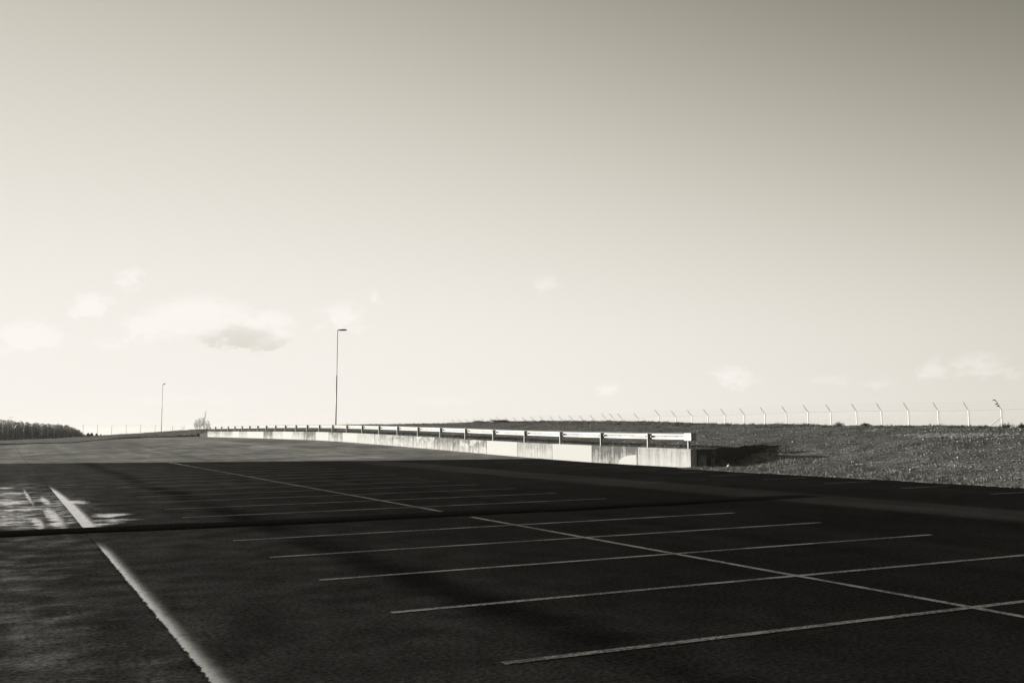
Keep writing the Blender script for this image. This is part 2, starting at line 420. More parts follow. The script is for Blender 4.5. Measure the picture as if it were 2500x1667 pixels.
M_galv = simple('galvanised_steel', .40, .42, .35, .5, .12, 6)
M_post = simple('galvanised_post', .55, .75, .0, .5, .15, 8)
M_lamp = simple('grey_lamp_pole', .26, .5, .4, .4, .15, 5)
M_lampdk = simple('lamp_lens', .05, .3, 0, .5, .2, 5)
M_fence = simple('fence_post_metal', .62, .55, .2, .4, .15, 5)
M_fenced = simple('far_fence_post_metal', .20, .55, .3, .4, .15, 5)
M_wire = simple('fence_wire', .28, .5, .5, .4, .1, 5)
M_stone = simple('grey_stone', .27, .9, 0, .2, .6, .9)
M_pale = simple('pale_stone', .55, .85, 0, .2, .3, 9)
M_grass = simple('dry_grass_blades', .24, .9, 0, .1, .5, 2.5)
M_straw = simple('straw_blades', .42, .9, 0, .1, .4, 2.5)
M_weed = simple('dark_weed', .05, .9, 0, .1, .4, 3)
M_twig = simple('bare_twigs', .09, .9, 0, .1, .3, 3)
M_con = simple('conifer_needles', .20, .95, 0, .1, .6, .6)
nt_ = M_con.node_tree; tb = nt_.nodes.new('ShaderNodeBsdfTranslucent'); ms_ = nt_.nodes.new('ShaderNodeMixShader'); pb = nt_.nodes['Principled BSDF']
nt_.links.new(pb.inputs['Base Color'].links[0].from_socket, tb.inputs['Color']); ms_.inputs[0].default_value = .5
nt_.links.new(pb.outputs[0], ms_.inputs[1]); nt_.links.new(tb.outputs[0], ms_.inputs[2]); nt_.links.new(ms_.outputs[0], nt_.nodes['Material Output'].inputs['Surface'])
M_bark = simple('tree_bark', .07, .95, 0, .1, .3, 3)
M_kerb = simple('kerb_stone', .09, .9, 0, .2, .3, 6)

def grid(name, xs, ys, zf, matl, keep=None, smooth=True):
    X, Y = np.meshgrid(xs, ys); Z = zf(X, Y); nx, ny = len(xs), len(ys)
    co = np.stack([X.ravel(), Y.ravel(), Z.ravel()], 1)
    i = np.arange(nx*ny).reshape(ny, nx)
    q = np.stack([i[:-1, :-1], i[:-1, 1:], i[1:, 1:], i[1:, :-1]], -1).reshape(-1, 4)
    if keep is not None:
        cx = (X[:-1, :-1]+X[1:, 1:])/2; cyy = (Y[:-1, :-1]+Y[1:, 1:])/2
        q = q[keep(cx, cyy).ravel()]
    me = bpy.data.meshes.new(name)
    me.vertices.add(len(co)); me.vertices.foreach_set('co', co.ravel().astype(np.float32))
    me.loops.add(q.size); me.loops.foreach_set('vertex_index', q.ravel().astype(np.int32))
    me.polygons.add(len(q)); me.polygons.foreach_set('loop_start', np.arange(0, q.size, 4, dtype=np.int32))
    me.update(); me.validate()
    me.polygons.foreach_set('use_smooth', [smooth]*len(me.polygons))
    o = bpy.data.objects.new(name, me); C.objects.link(o); me.materials.append(matl)
    return o
def rng(*seg):
    out = []
    for a, b, s_ in seg: out += list(np.arange(a, b-1e-6, s_))
    return np.array(sorted(set(np.round(out, 4))))

# ------------------------------------------------------------------ setting
xs = rng((-3000, -400, 400), (-400, -60, 40), (-60, 0, 5), (0, 22, 1.2), (22, 24, .5), (24, 31, .16), (31, 47, .28), (47, 75, 1.2), (75, 130, 5), (130, 600, 50), (600, 4001, 600))
xs = np.array(sorted(set(list(xs)+[26.0, 26.14])))
ysg = rng((-600, -40, 60), (-40, 6, 4), (6, 14, .4), (14, 38, .2), (38, 62, .3), (62, 100, .5), (100, 190, .8), (190, 260, 3), (260, 600, 25), (600, 9001, 600))
ysg = np.array(sorted(set(list(ysg)+[36.1, 36.24])))
o = grid('ground', xs, ysg, ground, M_soil); tag(o, kind='structure')
def keep_as(cx, cyy):
    return (cyy < edge_y(cx)+1.0) & ((cx < 25.9))
xa = np.array(sorted(set(list(rng((-400, -40, 20), (-40, 0, 4), (0, 27, .5)))+[8.54, 8.65])))
o = grid('car_park', xa, rng((-60, 0, 6), (0, 156, 1)), za, M_asphalt, keep_as); tag(o, kind='structure')

def ribbon(mb, x0, y0, x1, y1, wd, off=.005, step=1.0):
    L_ = math.hypot(x1-x0, y1-y0); n = max(1, int(math.ceil(L_/step))); ux, uy = (x1-x0)/L_, (y1-y0)/L_; px, py = -uy*wd/2, ux*wd/2
    b = len(mb.v)
    for i in range(n+1):
        x = x0+ux*L_*i/n; y = y0+uy*L_*i/n; z = float(za(x, y))+off
        mb.v += [(x-px, y-py, z), (x+px, y+py, z)]
    for i in range(n): mb.f.append((b+2*i, b+2*i+2, b+2*i+3, b+2*i+1))
mb = MB()
for n in range(-3, 19):
    if n == 5: continue
    y = 7.42+2.5*n
    ribbon(mb, 3.55, y, 13.55, y, .10)
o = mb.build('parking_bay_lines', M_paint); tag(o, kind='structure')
mb = MB(); ribbon(mb, 8.595, -2, 8.595, 19.35, .10, .009); ribbon(mb, 8.595, 20.75, 8.595, 21, .10, .009)
ribbon(mb, 8.595, 21, 8.595, 113, .11, .012)
mb.v = [v for v in mb.v]
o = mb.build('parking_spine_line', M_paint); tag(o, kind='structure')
mb = MB()
for y in (15.6, 18.5, 21.4, 24.35, 27.15, 29.95, 32.75, 35.6, 38.6, 41.5, 44.4, 47.3): ribbon(mb, 22.3, y, 24.1, y, .12)
o = mb.build('faded_bay_lines', M_faint); tag(o, kind='structure')

# speed hump crossing the car park
def hump():
    mb = MB(); prof = [(-.60, -.01), (-.53, .004), (-.36, .026), (-.12, .044), (.05, .050), (.22, .044), (.42, .028), (.62, .004), (.70, -.01)]
    xs_ = np.arange(-40, 18.6, .4); b = 0
    for x in xs_:
        k = float(sst(18.6, 14.0, x))*.95+.02
        yc = 20.55-.075*x+.0042*x*x*(1 if x > 0 else 0)+.05*math.sin(x*.9)
        if x < 0: yc = 20.55-.05*x
        for dy_, dz_ in prof: mb.v.append((x, yc+dy_*(1+.06*math.sin(x*2.3+1)), float(za(x, yc))+dz_*k+(.001 if abs(dy_) < .6 else -.02)))
    n = len(prof)
    for i in range(len(xs_)-1):
        for j in range(n-1): mb.f.append((i*n+j, (i+1)*n+j, (i+1)*n+j+1, i*n+j+1))
    return mb.build('speed_hump', M_hump, smooth=True)
o = hump(); tag(o, 'low dark asphalt speed hump crossing the car park and breaking the long white line', 'speed hump')

# dark gutter along the far edge of the car park
mb = MB()
pts = [(-60, 104.6), (7, 104.6), (13.8, 130), (19.5, 146)]
for i in range(3):
    (x0, y0), (x1, y1) = pts[i], pts[i+1]; L_ = math.hypot(x1-x0, y1-y0); ux, uy = (x1-x0)/L_, (y1-y0)/L_; px, py = uy, -ux
    n = int(L_/4)+1; b = len(mb.v)
    for k in range(n+1):
        x = x0+ux*L_*k/n; y = y0+uy*L_*k/n; z = float(za(x, y))
        mb.v += [(x, y, z-.15), (x, y, z+.065), (x-px*.3, y-py*.3, z+.07), (x-px*.3, y-py*.3, z-.15)]
    for k in range(n):
        a = b+4*k
        for j in range(3): mb.f.append((a+j, a+4+j, a+5+j, a+1+j))
o = mb.build('kerb', M_kerb); tag(o, kind='structure')

# ------------------------------------------------------------------ retaining wall of concrete panels
XW = 25.85
wall = empty('retaining_wall', (XW, 36, 0))
tag(wall, 'low retaining wall of pale weathered concrete panels under the guardrail', 'wall')
DIRT = [.58,1.0,.04,.72,.0,.95,1.0,.85,.85,.85,.45,.05,.85,.10,1.05,.6,.05,.35,1.0,.1,.1,.6,.1,.75,.6,.85,.7]
BLOT = {0:.5,3:.4,5:1,6:.4,7:1,8:1,9:.8,10:.6}
rnd = random.Random(5)
for i, dd in enumerate(DIRT):
    y0, y1 = 36+4*i, 36+4*(i+1)-.045
    ov = rnd.uniform(-.006, .006); xo = rnd.uniform(-.006, .006)
    mb = MB(); N = 16; rows = []
    rg = rnd.random
    for k in range(N+1):
        y = y0+(y1-y0)*k/N; zt = ztop(y)+ov; zb = float(za(XW, y))-.3
        chip = (rg()**4)*.045*(dd > .3) if 0 < k < N else (rg()**2)*.03*(dd > .3)
        rows.append([(XW+xo, y, zb), (XW+xo, y, zt-.012-chip), (XW+xo+.012+chip*.6, y, zt-chip*.3), (XW+.30, y, zt), (XW+.30, y, zb)])
    for r_ in rows: mb.v += r_
    for k in range(N):
        for j in range(4): mb.f.append((k*5+j, k*5+j+1, (k+1)*5+j+1, (k+1)*5+j))
    mb.f.append((4, 3, 2, 1, 0)); mb.f.append(tuple(N*5+j for j in range(5)))
    o = mb.build('wall_panel', M_conc); o.parent = wall; o.matrix_parent_inverse = wall.matrix_basis.inverted() if False else Matrix.Translation((-XW, -36, 0))
    o['dirt_shade'] = dd; o['top_z'] = ztop((y0+y1)/2); o['blotch'] = float(BLOT.get(i, 0))
    if i == 1: o['label'] = 'dark streaked panel second from the near end'
# pale rendered repair patch, arc topped, low on the second panel
mb = MB(); ring = []
for k in range(13):
    t = k/12; ring.append((XW-.009, 40.05+1.55*t*1.0, .02+.42*math.sqrt(max(0, 1-t*t))))
vs0 = [(XW-.009, 40.05, -.05)]+ring+[(XW-.009, 41.6, -.05)]
mb.add(vs0+[(v[0]+.014, v[1], v[2]) for v in vs0], [tuple(range(len(vs0)))]+[(i, i+len(vs0), (i+1) % len(vs0)+len(vs0), (i+1) % len(vs0)) for i in range(len(vs0))])
o = mb.build('repair_patch', M_patch, wall); o.matrix_parent_inverse = Matrix.Translation((-XW, -36, 0))
# wing panel turning back into the bank
mb = MB(); mb.add([(XW+.30, 36.0, -.35), (30.2, 36.0, -.35), (30.2, 36.3, -.35), (XW+.30, 36.3, -.35), (XW+.30, 36.0, .762), (30.2, 36.0, .76), (30.2, 36.3, .76), (XW+.30, 36.3, .762)],
              [(0,3,2,1),(4,5,6,7),(0,1,5,4),(1,2,6,5),(2,3,7,6),(3,0,4,7)])
o = mb.build('wing_panel', M_conc, wall); o.matrix_parent_inverse = Matrix.Translation((-XW, -36, 0)); o['dirt_shade'] = 1.25; o['top_z'] = .77; o['blotch'] = 0.0  # wing panel darkened beyond its dirt: its shade is put into the colour

# ------------------------------------------------------------------ guardrail
gr = empty('guardrail', (26.0, 36.2, ztop(36.2)))
tag(gr, 'long galvanised steel guardrail with corrugated beam along the wall top', 'guardrail')
inv = Matrix.Translation((-26.0, -36.2, -ztop(36.2)))
XR = 26.13
def wprof():  # W beam, x offset towards -X is the front; z from top 0 to -.31
    return [(.00, -.010), (.0, 0), (-.012, -.012), (-.055, -.045), (-.080, -.060), (-.080, -.095), (-.055, -.110), (-.008, -.140), (-.002, -.155), (-.008, -.170), (-.055, -.200), (-.080, -.215), (-.080, -.250), (-.055, -.265), (-.012, -.298), (0, -.310), (0, -.300)]
pr = wprof(); ys_ = [36.02+.02]+list(np.arange(38, 144.3, 2))
# beams of four metres, lapped at every post
ny0 = 36.05; n = 0
while ny0 < 143.2:
    y1 = 39.3+4*n+.16 if n else 39.46
    y1 = min(y1, 143.6)
    mb = MB(); seg = 5
    sh = .0035*(n % 2)
    for k in range(seg+1):
        y = ny0+(y1-ny0)*k/seg; zt = zrail(y)
        for a, b in pr: mb.v.append((XR+a-sh, y, zt+b))
    q = len(pr)
    for k in range(seg):
        for j in range(q-1): mb.f.append((k*q+j, k*q+j+1, (k+1)*q+j+1, (k+1)*q+j))
    o = mb.build('rail_beam', M_galv, gr, smooth=False); o.matrix_parent_inverse = inv
    so = o.modifiers.new('thickness', 'SOLIDIFY'); so.thickness = .003
    # bolts in the middle of the beam
    for k in range(4 if n < 5 else 0):
        y = ny0+(y1-ny0)*(k+.5)/4; mb = MB(); mb.tube([(XR-.004-sh, y, zrail(y)-.155), (XR-.022-sh, y, zrail(y)-.155)], .013, 6)
        mb.build('bolt', M_lampdk, o)
    ny0 = y1-.32; n += 1
def make_post():
    mb = MB(); h = .62; t = .006
    # C section, open side towards the near end
    mb.box(-.05, .05, .035-t, .035, 0, h); mb.box(-.05, -.05+t, -.035, .035-t, 0, h); mb.box(.05-t, .05, -.035, .035-t, 0, h)
    return mb
posts = []
py = [36.28]+[39.3+4*k for k in range(27)]
P0 = None
for i, y in enumerate(py):
    if P0 is None:
        P0 = make_post().build('post', M_post, gr); P0.matrix_parent_inverse = inv
        mb = MB(); mb.box(.045, .10, -.03, .03, .34, .56); br = mb.build('bracket', M_post, P0)
        o = P0; 
    else:
        o = P0.copy(); C.objects.link(o)
        for ch in P0.children:
            c = ch.copy(); C.objects.link(c); c.parent = o
    o.location = (25.98, y, ztop(y)+.002)
# rounded end cap
mb = MB(); ys2 = [35.95, 35.97, 36.42, 36.46]; 
mb.box(25.885, 26.15, 35.97, 36.50, 1.09, 1.425)
o = mb.build('end_cap', M_galv, gr, bevel=.03); o.matrix_parent_inverse = inv
mb = MB(); zt = zrail(143.7); mb.box(XR-.12, XR+.03, 143.4, 143.9, zt-.33, zt+.01)
o = mb.build('end_cap', M_post, gr, bevel=.03); o.matrix_parent_inverse = inv

# ------------------------------------------------------------------ lamps
UPV = Vector((.0165*cy, -.0165*sy, 1)).normalized()   # the columns stand a touch out of true
def lamp(D, az_, zb, zt, head_dir, label, head=.80, rad=.058, split=.55):
    x, y = D*math.sin(az_), D*math.cos(az_)
    e = empty('street_lamp', (x, y, zb)); H = zt-zb
    mb = MB(); u = UPV*H
    mb.tube([Vector((0, 0, -.3)), u*split], [rad, rad*.86], 12)
    pole = mb.build('pole', M_lamp, e, True)
    mb = MB(); mb.tube([u*split, u*(split+.005), u], [rad*.86, rad*.62, rad*.50], 12)
    mb.build('upper_pole', M_lamp, e, True)
    # luminaire: long shallow half teardrop
    h = MB(); hd = Vector(head_dir).normalized(); sd_ = hd.cross(Vector((0, 0, 1))).normalized()
    prof = [(-.05, .02, .02, .03), (0, .05, .05, .035), (.25*head, .075, .075, .035), (.6*head, .16, .10, .045), (.85*head, .15, .085, .045), (1.0*head, .08, .03, .03), (1.06*head, .01, .004, .01)]
    K = 12
    for a, wd, hu, hl in prof:
        for j in range(K):
            th = 2*math.pi*j/K; s_ = math.sin(th)
            h.v.append(tuple(u+hd*a+sd_*math.cos(th)*wd+Vector((0, 0, (hu if s_ > 0 else hl)*s_))))
    for i in range(len(prof)-1):
        for j in range(K): h.f.append((i*K+j, i*K+(j+1) % K, (i+1)*K+(j+1) % K, (i+1)*K+j))
    h.f.append(tuple(reversed(range(K)))); h.f.append(tuple((len(prof)-1)*K+j for j in range(K)))
    hh = h.build('lamp_head', M_lamp, e, True)
    g = MB(); g.add([tuple(u+hd*a+sd_*b+Vector((0, 0, -.05))) for a, b in ((.22*head, -.06), (.22*head, .06), (.85*head, .13), (.85*head, -.13))]+
                    [tuple(u+hd*a+sd_*b+Vector((0, 0, -.02))) for a, b in ((.22*head, -.06), (.22*head, .06), (.85*head, .13), (.85*head, -.13))], [(3,2,1,0),(0,1,5,4),(1,2,6,5),(2,3,7,6),(3,0,4,7)])
    g.build('lens', M_lampdk, hh)
    tag(e, label, 'street lamp', 'street lamps'); return e
def azel(u_, v_):
    d = fw+ri*((u_-1250)/FPX)-up*((v_-833.5)/FPX); hxy = math.hypot(d.x, d.y)
    return math.atan2(d.x, d.y), d.z/hxy
def at(u_, v_, D_):
    a, s_ = azel(u_, v_); return a, CAMH+s_*D_
a1, _ = azel(819.5, 1036); _, zt = at(829, 806, 100)
lamp(100, a1, 1.35, zt, (cy, -sy, 0), 'tallest looking street lamp, its grey pole rising behind the guardrail', .86)
a2, _ = azel(393.5, 1053); _, zt = at(400, 939, 205)
lamp(205, a2, .4, zt, (.62, .78, .25), 'smaller distant street lamp standing on the bank left of the bare tree', .80, .06)
a3, _ = azel(20, 1060); _, zt = at(20, 1018.5, 600)
lamp(600, a3, -3, zt, (cy, -sy, 0), 'farthest street lamp, only its head showing above the dark wood', 2.2, .07)

# ------------------------------------------------------------------ security fence on the bank (right)
XF = 70.0
UF = [2445,2364.7,2290.7,2218,2152,2091,2028,1973,1920,1867.5,1817,1770.5,1728.5,1689,1649.7,1609.3,1558,1518,1498,1479.3,1450.7,1424,1399.3,1373.8,1351,1327,1305,1284,1262,1242,1220.5,1204,1183,1163.8,1144.6,1128,1111]
def fy(u_): a, _ = azel(u_, 1020); return XF/math.tan(a)
FY = [fy(u_) for u_ in UF]
BENDV = {2445:998,2364.7:1000,2290.7:1001,2218:1000.5,2152:1001.5,2091:1002,2028:1003.5,1973:1004.5,1920:1006.5,1867.5:1008.5,1817:1011,1770.5:1012,1728.5:1013,1689:1014.5,1649.7:1016,1609.3:1013,1558:1021,1518:1021,1498:1021,1479.3:1021.5}
def fbend(u_, y):
    _, s_ = azel(u_, BENDV[u_]) if u_ in BENDV else (0, None)
    if s_ is None: return None
    return CAMH+s_*math.hypot(XF, y)
zb_ = {1450.7:1025,1424:1025.5,1399.3:1025.5,1373.8:1026,1351:1026,1327:1026.5,1305:1027,1284:1028,1262:1028.5,1242:1028,1220.5:1027,1204:1029,1183:1030,1163.8:1031,1144.6:1032,1128:1032.5,1111:1033.5}
BENDV.update(zb_)
FZ = [fbend(u_, y) for u_, y in zip(UF, FY)]
FY.insert(0, FY[0]-3.1); FZ.insert(0, FZ[0]+.0)
fe = empty('security_fence', (XF, FY[0], 0.9)); tag(fe, 'tall wire security fence with slanted barbed wire arms beyond the stony bank', 'fence')
invf = Matrix.Translation((-XF, -FY[0], -.9))
def gz(x, y): return float(ground(np.array([[x]]), np.array([[y]]))[0, 0])
for i, (y, z) in enumerate(zip(FY, FZ)):
    mb = MB(); mb.box(-.032, .032, -.032, .032, 0, 1)
    far = i > 24
    r_ = .9 if i < 24 else 1.0
    mb = MB(); g0 = gz(XF, y)-.4; mb.box(-.034*r_, .034*r_, -.034*r_, .034*r_, g0, z)
    p_ = mb.build('fence_post', M_fence, fe); p_.matrix_parent_inverse = invf; p_.location = (XF, y, 0)
    L_ = .50+.12*min(1, i/20)
    mb = MB(); mb.tube([(0, 0, z-.03), (-L_*1.0, 0, z+.60)], .026, 4); arm = mb.build('slanted_arm', M_fenced, p_)
mb = MB()
for q in (.28, .6, .95):
    mb.tube([(XF-.55*q, y, z+.60*q) for y, z in zip(FY, FZ)], .0026, 4)
mb.tube([(XF, y-.0, z-.05) for y, z in zip(FY, FZ)], .006, 4)
o = mb.build('barbed_wire', M_wire, fe); o.matrix_parent_inverse = invf
def mesh_mat():
    mm, nt, p, P = mat('chain_link')
    X, Y, Z = xyz(nt, P)
    a = ((Y+Z)*(1/.06))._m('FRACT'); b = ((Y-Z)*(1/.06))._m('FRACT')
    al = a.mn(b)._m('LESS_THAN', .055)
    setin(nt, p, 'Alpha', al); p.inputs['Base Color'].default_value = (.42, .41, .39, 1); p.inputs['Roughness'].default_value = .6
    return mm
M_mesh = mesh_mat()
mb = MB()
for k, (y, z) in enumerate(zip(FY, FZ)): mb.v += [(XF+.05, y, z-2.9), (XF+.05, y, z-.05)]
for k in range(len(FY)-1): mb.f.append((2*k, 2*k+2, 2*k+3, 2*k+1))
o = mb.build('wire_mesh', M_mesh, fe); o.matrix_parent_inverse = invf
# bracing strut and loose wire curls at the corner post
y, z = FY[1], FZ[1]
mb = MB(); mb.tube([(XF-.02, y+.03, z-.62), (XF-.02, y+1.75, z-1.75)], .034, 6); o = mb.build('brace', M_fence, fe); o.matrix_parent_inverse = invf
mb = MB(); 
for q, s_ in ((.40, .10), (.68, .11)):
    c0 = Vector((XF-.55*q, y, z+.60*q)); mb.tube([c0+Vector((.03, 0, 0)), c0+Vector((-.10, .06, -.02)), c0+Vector((-.19, .08, -.06))], [.05, .045, .01], 5)
c0 = Vector((XF-.50, y, z+.57)); mb.tube([c0, c0+Vector((-.07, .03, .10)), c0+Vector((-.20, .06, .12)), c0+Vector((-.30, .08, .08))], [.03, .04, .04, .02], 5)
o = mb.build('wire_coil', M_fenced, fe); o.matrix_parent_inverse = invf

# ------------------------------------------------------------------ far fence behind the car park
YF2 = 226
f2 = empty('perimeter_fence', (2, YF2, -.6)); tag(f2, 'thin distant wire fence beyond the far edge of the car park, before the wood', 'fence')
inv2 = Matrix.Translation((-2, -YF2, .6)); tops = []
for k, u_ in enumerate([-35, 0, 35, 62, 97, 132, 167, 202.7, 237.7, 272.5, 308, 343, 378.6, 421, 449]):
    a, _ = azel(u_, 1050); x = YF2*math.tan(a); D_ = YF2/math.cos(a)
    v_ = np.interp(u_, [35, 200, 237, 343, 378, 421, 449], [1044, 1044, 1044, 1044, 1045, 1046, 1046]); _, zt = at(u_, v_, D_)
    mb = MB(); mb.tube([(x, YF2, -1.5), (x, YF2, zt)], .032, 6); p_ = mb.build('fence_post', M_fenced, f2); p_.matrix_parent_inverse = inv2
    tops.append((x, YF2, zt))
    sgn = .55 if u_ == 35 else .0
    if u_ == 35: mb = MB(); mb.tube([(x, YF2, zt-.05), (x+.40, YF2-.5, zt+.62)], .06, 5); q_ = mb.build('slanted_arm', M_fence, p_)
    elif u_ == 449: mb = MB(); mb.tube([(x, YF2, zt), (x-.55, YF2-.2, zt+.42)], .03, 4); mb.tube([(x, YF2, zt), (x+.12, YF2-.2, zt+.55)], .03, 4); q_ = mb.build('slanted_arm', M_fenced, p_)
    else: mb = MB(); mb.tube([(x, YF2, zt), (x, YF2-.55, zt+.62)], .03, 4); q_ = mb.build('slanted_arm', M_fenced, p_)
mb = MB()
for dz_ in (-.05, -.9, .25, .5): mb.tube([(a, b-(dz_ if dz_ > 0 else 0), c+dz_) for a, b, c in tops], .005, 4)
o = mb.build('fence_wire', M_wire, f2); o.matrix_parent_inverse = inv2

# ------------------------------------------------------------------ stones and clods on the bank
ico = [(0,0,-1),(.72,-.53,-.45),(-.28,-.85,-.45),(-.89,0,-.45),(-.28,.85,-.45),(.72,.53,-.45),(.28,-.85,.45),(-.72,-.53,.45),(-.72,.53,.45),(.28,.85,.45),(.89,0,.45),(0,0,1)]
icf = [(0,1,2),(1,0,5),(0,2,3),(0,3,4),(0,4,5),(1,5,10),(2,1,6),(3,2,7),(4,3,8),(5,4,9),(1,10,6),(2,6,7),(3,7,8),(4,8,9),(5,9,10),(6,10,11),(7,6,11),(8,7,11),(9,8,11),(10,9,11)]
ICO = np.array(ico); ICF = np.array(icf)
def scatter(name, N, smin, smax, matl, seed, pw=2.2, region=None):
    r = np.random.RandomState(seed)
    if region is None:
        t = r.rand(N); Yc = 9+(t**1.5)*95; Xc = 25.2+r.rand(N)**.85*(21.5)
    else: Xc, Yc = region(r, N)
    size = smin+(smax-smin)*r.rand(len(Xc))**pw
    ok = ~((Xc < 26.4) & (Yc > 35.6)) & ~((np.abs(Yc-36.15) < .35) & (Xc < 30.4))
    Xc, Yc, size = Xc[ok], Yc[ok], size[ok]; n = len(Xc)
    Zc = ground(Xc[None], Yc[None])[0]+size*.25
    V = ICO[None]*(1+.35*(r.rand(n, 12, 1)-.5))*np.stack([.7+.6*r.rand(n), .7+.6*r.rand(n), .45+.45*r.rand(n)], 1)[:, None]
    th = r.rand(n)*6.283; c, s_ = np.cos(th)[:, None], np.sin(th)[:, None]
    V = np.stack([V[..., 0]*c-V[..., 1]*s_, V[..., 0]*s_+V[..., 1]*c, V[..., 2]], -1)*size[:, None, None]+np.stack([Xc, Yc, Zc], 1)[:, None]
    F = (ICF[None]+(np.arange(n)*12)[:, None, None]).reshape(-1, 3)
    me = bpy.data.meshes.new(name); me.vertices.add(n*12); me.vertices.foreach_set('co', V.ravel().astype(np.float32))
    me.loops.add(F.size); me.loops.foreach_set('vertex_index', F.ravel().astype(np.int32))
    me.polygons.add(len(F)); me.polygons.foreach_set('loop_start', np.arange(0, F.size, 3, dtype=np.int32)); me.update()
    o = bpy.data.objects.new(name, me); C.objects.link(o); me.materials.append(matl); return o
o = scatter('gravel', 26000, .012, .042, M_stone, 3); tag(o, 'grey clods and gravel strewn over the bank', 'gravel', kind='stuff')
o = scatter('pale_stones', 2600, .012, .05, M_pale, 8, 3.6); tag(o, 'small pale stones strewn over the bank', 'stones', kind='stuff')

# ------------------------------------------------------------------ dry grass and weeds
def tufts(name, pos, matl, seed, hmin, hmax, nb, wd=.008, spread=.12, lean=.5):
    r = random.Random(seed); V = []; F = []
    Xp = np.array([p_[0] for p_ in pos]); Yp = np.array([p_[1] for p_ in pos]); Zp = ground(Xp[None], Yp[None])[0]
    for x, y, z in zip(Xp, Yp, Zp):
        hs = r.uniform(hmin, hmax)
        for k in range(nb):
            a = r.uniform(0, 6.283); h = hs*r.uniform(.5, 1.1); ln = r.uniform(0, lean)*h; b = r.uniform(0, spread)
            bx, by = x+math.cos(a)*b, y+math.sin(a)*b; th = r.uniform(0, 6.283); wx, wy = math.cos(th)*wd, math.sin(th)*wd
            n = len(V)
            V += [(bx-wx, by-wy, z-.02), (bx+wx, by+wy, z-.02), (bx+math.cos(a)*ln*.4+wx*.7, by+math.sin(a)*ln*.4+wy*.7, z+h*.6), (bx+math.cos(a)*ln*.4-wx*.7, by+math.sin(a)*ln*.4-wy*.7, z+h*.6), (bx+math.cos(a)*ln, by+math.sin(a)*ln, z+h)]
            F += [(n, n+1, n+2, n+3), (n+3, n+2, n+4)]
    mb = MB(); mb.v = V; mb.f = F; return mb.build(name, matl)
r = random.Random(11); pos = []
for _ in range(520):     # along the edge of the asphalt, in patches
    y = r.uniform(12, 35.5); x = 25.15+abs(r.gauss(0, .7))
    if vnoise(x, y, .5, 4) > -.12: pos.append((x, y))
for _ in range(500):
    pos.append((r.uniform(25.6, 28.6), r.uniform(31, 35.8)))
for _ in range(1600):
    if r.random() < .45: y = 36.4+r.random()**1.4*107; pos.append((26.24+abs(r.gauss(0, .35)), y))
for _ in range(600):
    x = r.uniform(26, 46); y = r.uniform(10, 80)
    if not ((x < 30.4) and (35.7 < y < 36.5)) and not (x < 26.3 and y > 35.5) and vnoise(x, y, .25, 14) > .05: pos.append((x, y))
o = tufts('dry_grass', pos, M_grass, 2, .04, .14, 9); tag(o, 'pale dry grass in patches along the bank foot and behind the wall', 'grass', kind='stuff')
def hitground(u_, v_):
    d = fw+ri*((u_-1250)/FPX)-up*((v_-833.5)/FPX); t = np.arange(24, 160, .3)
    h_ = np.nonzero(CAMH+d.z*t < rawground(d.x*t[None], d.y*t[None])[0])[0]; t = t[h_[0]] if len(h_) else 160
    return d.x*t, d.y*t
pos = []
for tr_ in [[(2170,1154),(2274,1138),(2360,1144)],[(2050,1145),(2149,1128)],[(2069,1164),(2125,1159),(2200,1152)],[(2240,1166),(2330,1161)],[(2126,1060),(2260,1065),(2375,1072),(2500,1061)],[(1847,1054),(1930,1054),(2021,1056)],
            [(2085,1059),(2155,1045)],[(1700,1068),(1790,1072)],[(1960,1088),(2060,1084)],[(2400,1168),(2480,1172)]]:
    W_ = [hitground(*q) for q in tr_]
    for (x0, y0), (x1, y1) in zip(W_[:-1], W_[1:]):
        L_ = math.hypot(x1-x0, y1-y0)
        for k in range(int(L_/.07)):
            t = r.random(); 
            if vnoise(t*L_, x0, .35, 6) > -.22: pos.append((x0+(x1-x0)*t+r.gauss(0, .05), y0+(y1-y0)*t+r.gauss(0, .05)))
for _ in range(70):
    x0, y0 = hitground(r.uniform(2230, 2420), r.uniform(1060, 1070))
    for k in range(7): pos.append((x0+r.gauss(0, .4), y0+r.gauss(0, .6)))
o = tufts('dead_grass', pos, M_straw, 12, .03, .07, 7, .012, .08, 1.2); tag(o, 'pale dead grass in thin lines along old wheel tracks on the bank', 'grass', kind='stuff')
pos = []
for _ in range(2600):
    y = r.uniform(20, 178); x = 45+r.gauss(0, 2.2)
    pos.append((x, y))
for _ in range(700):
    y = r.uniform(150, 180); pos.append((r.uniform(12, 44), y))
o = tufts('bank_weeds', pos, M_weed, 4, .04, .15, 8, .011, .2, .6); tag(o, 'low dark weeds along the top of the bank', 'weeds', kind='stuff')

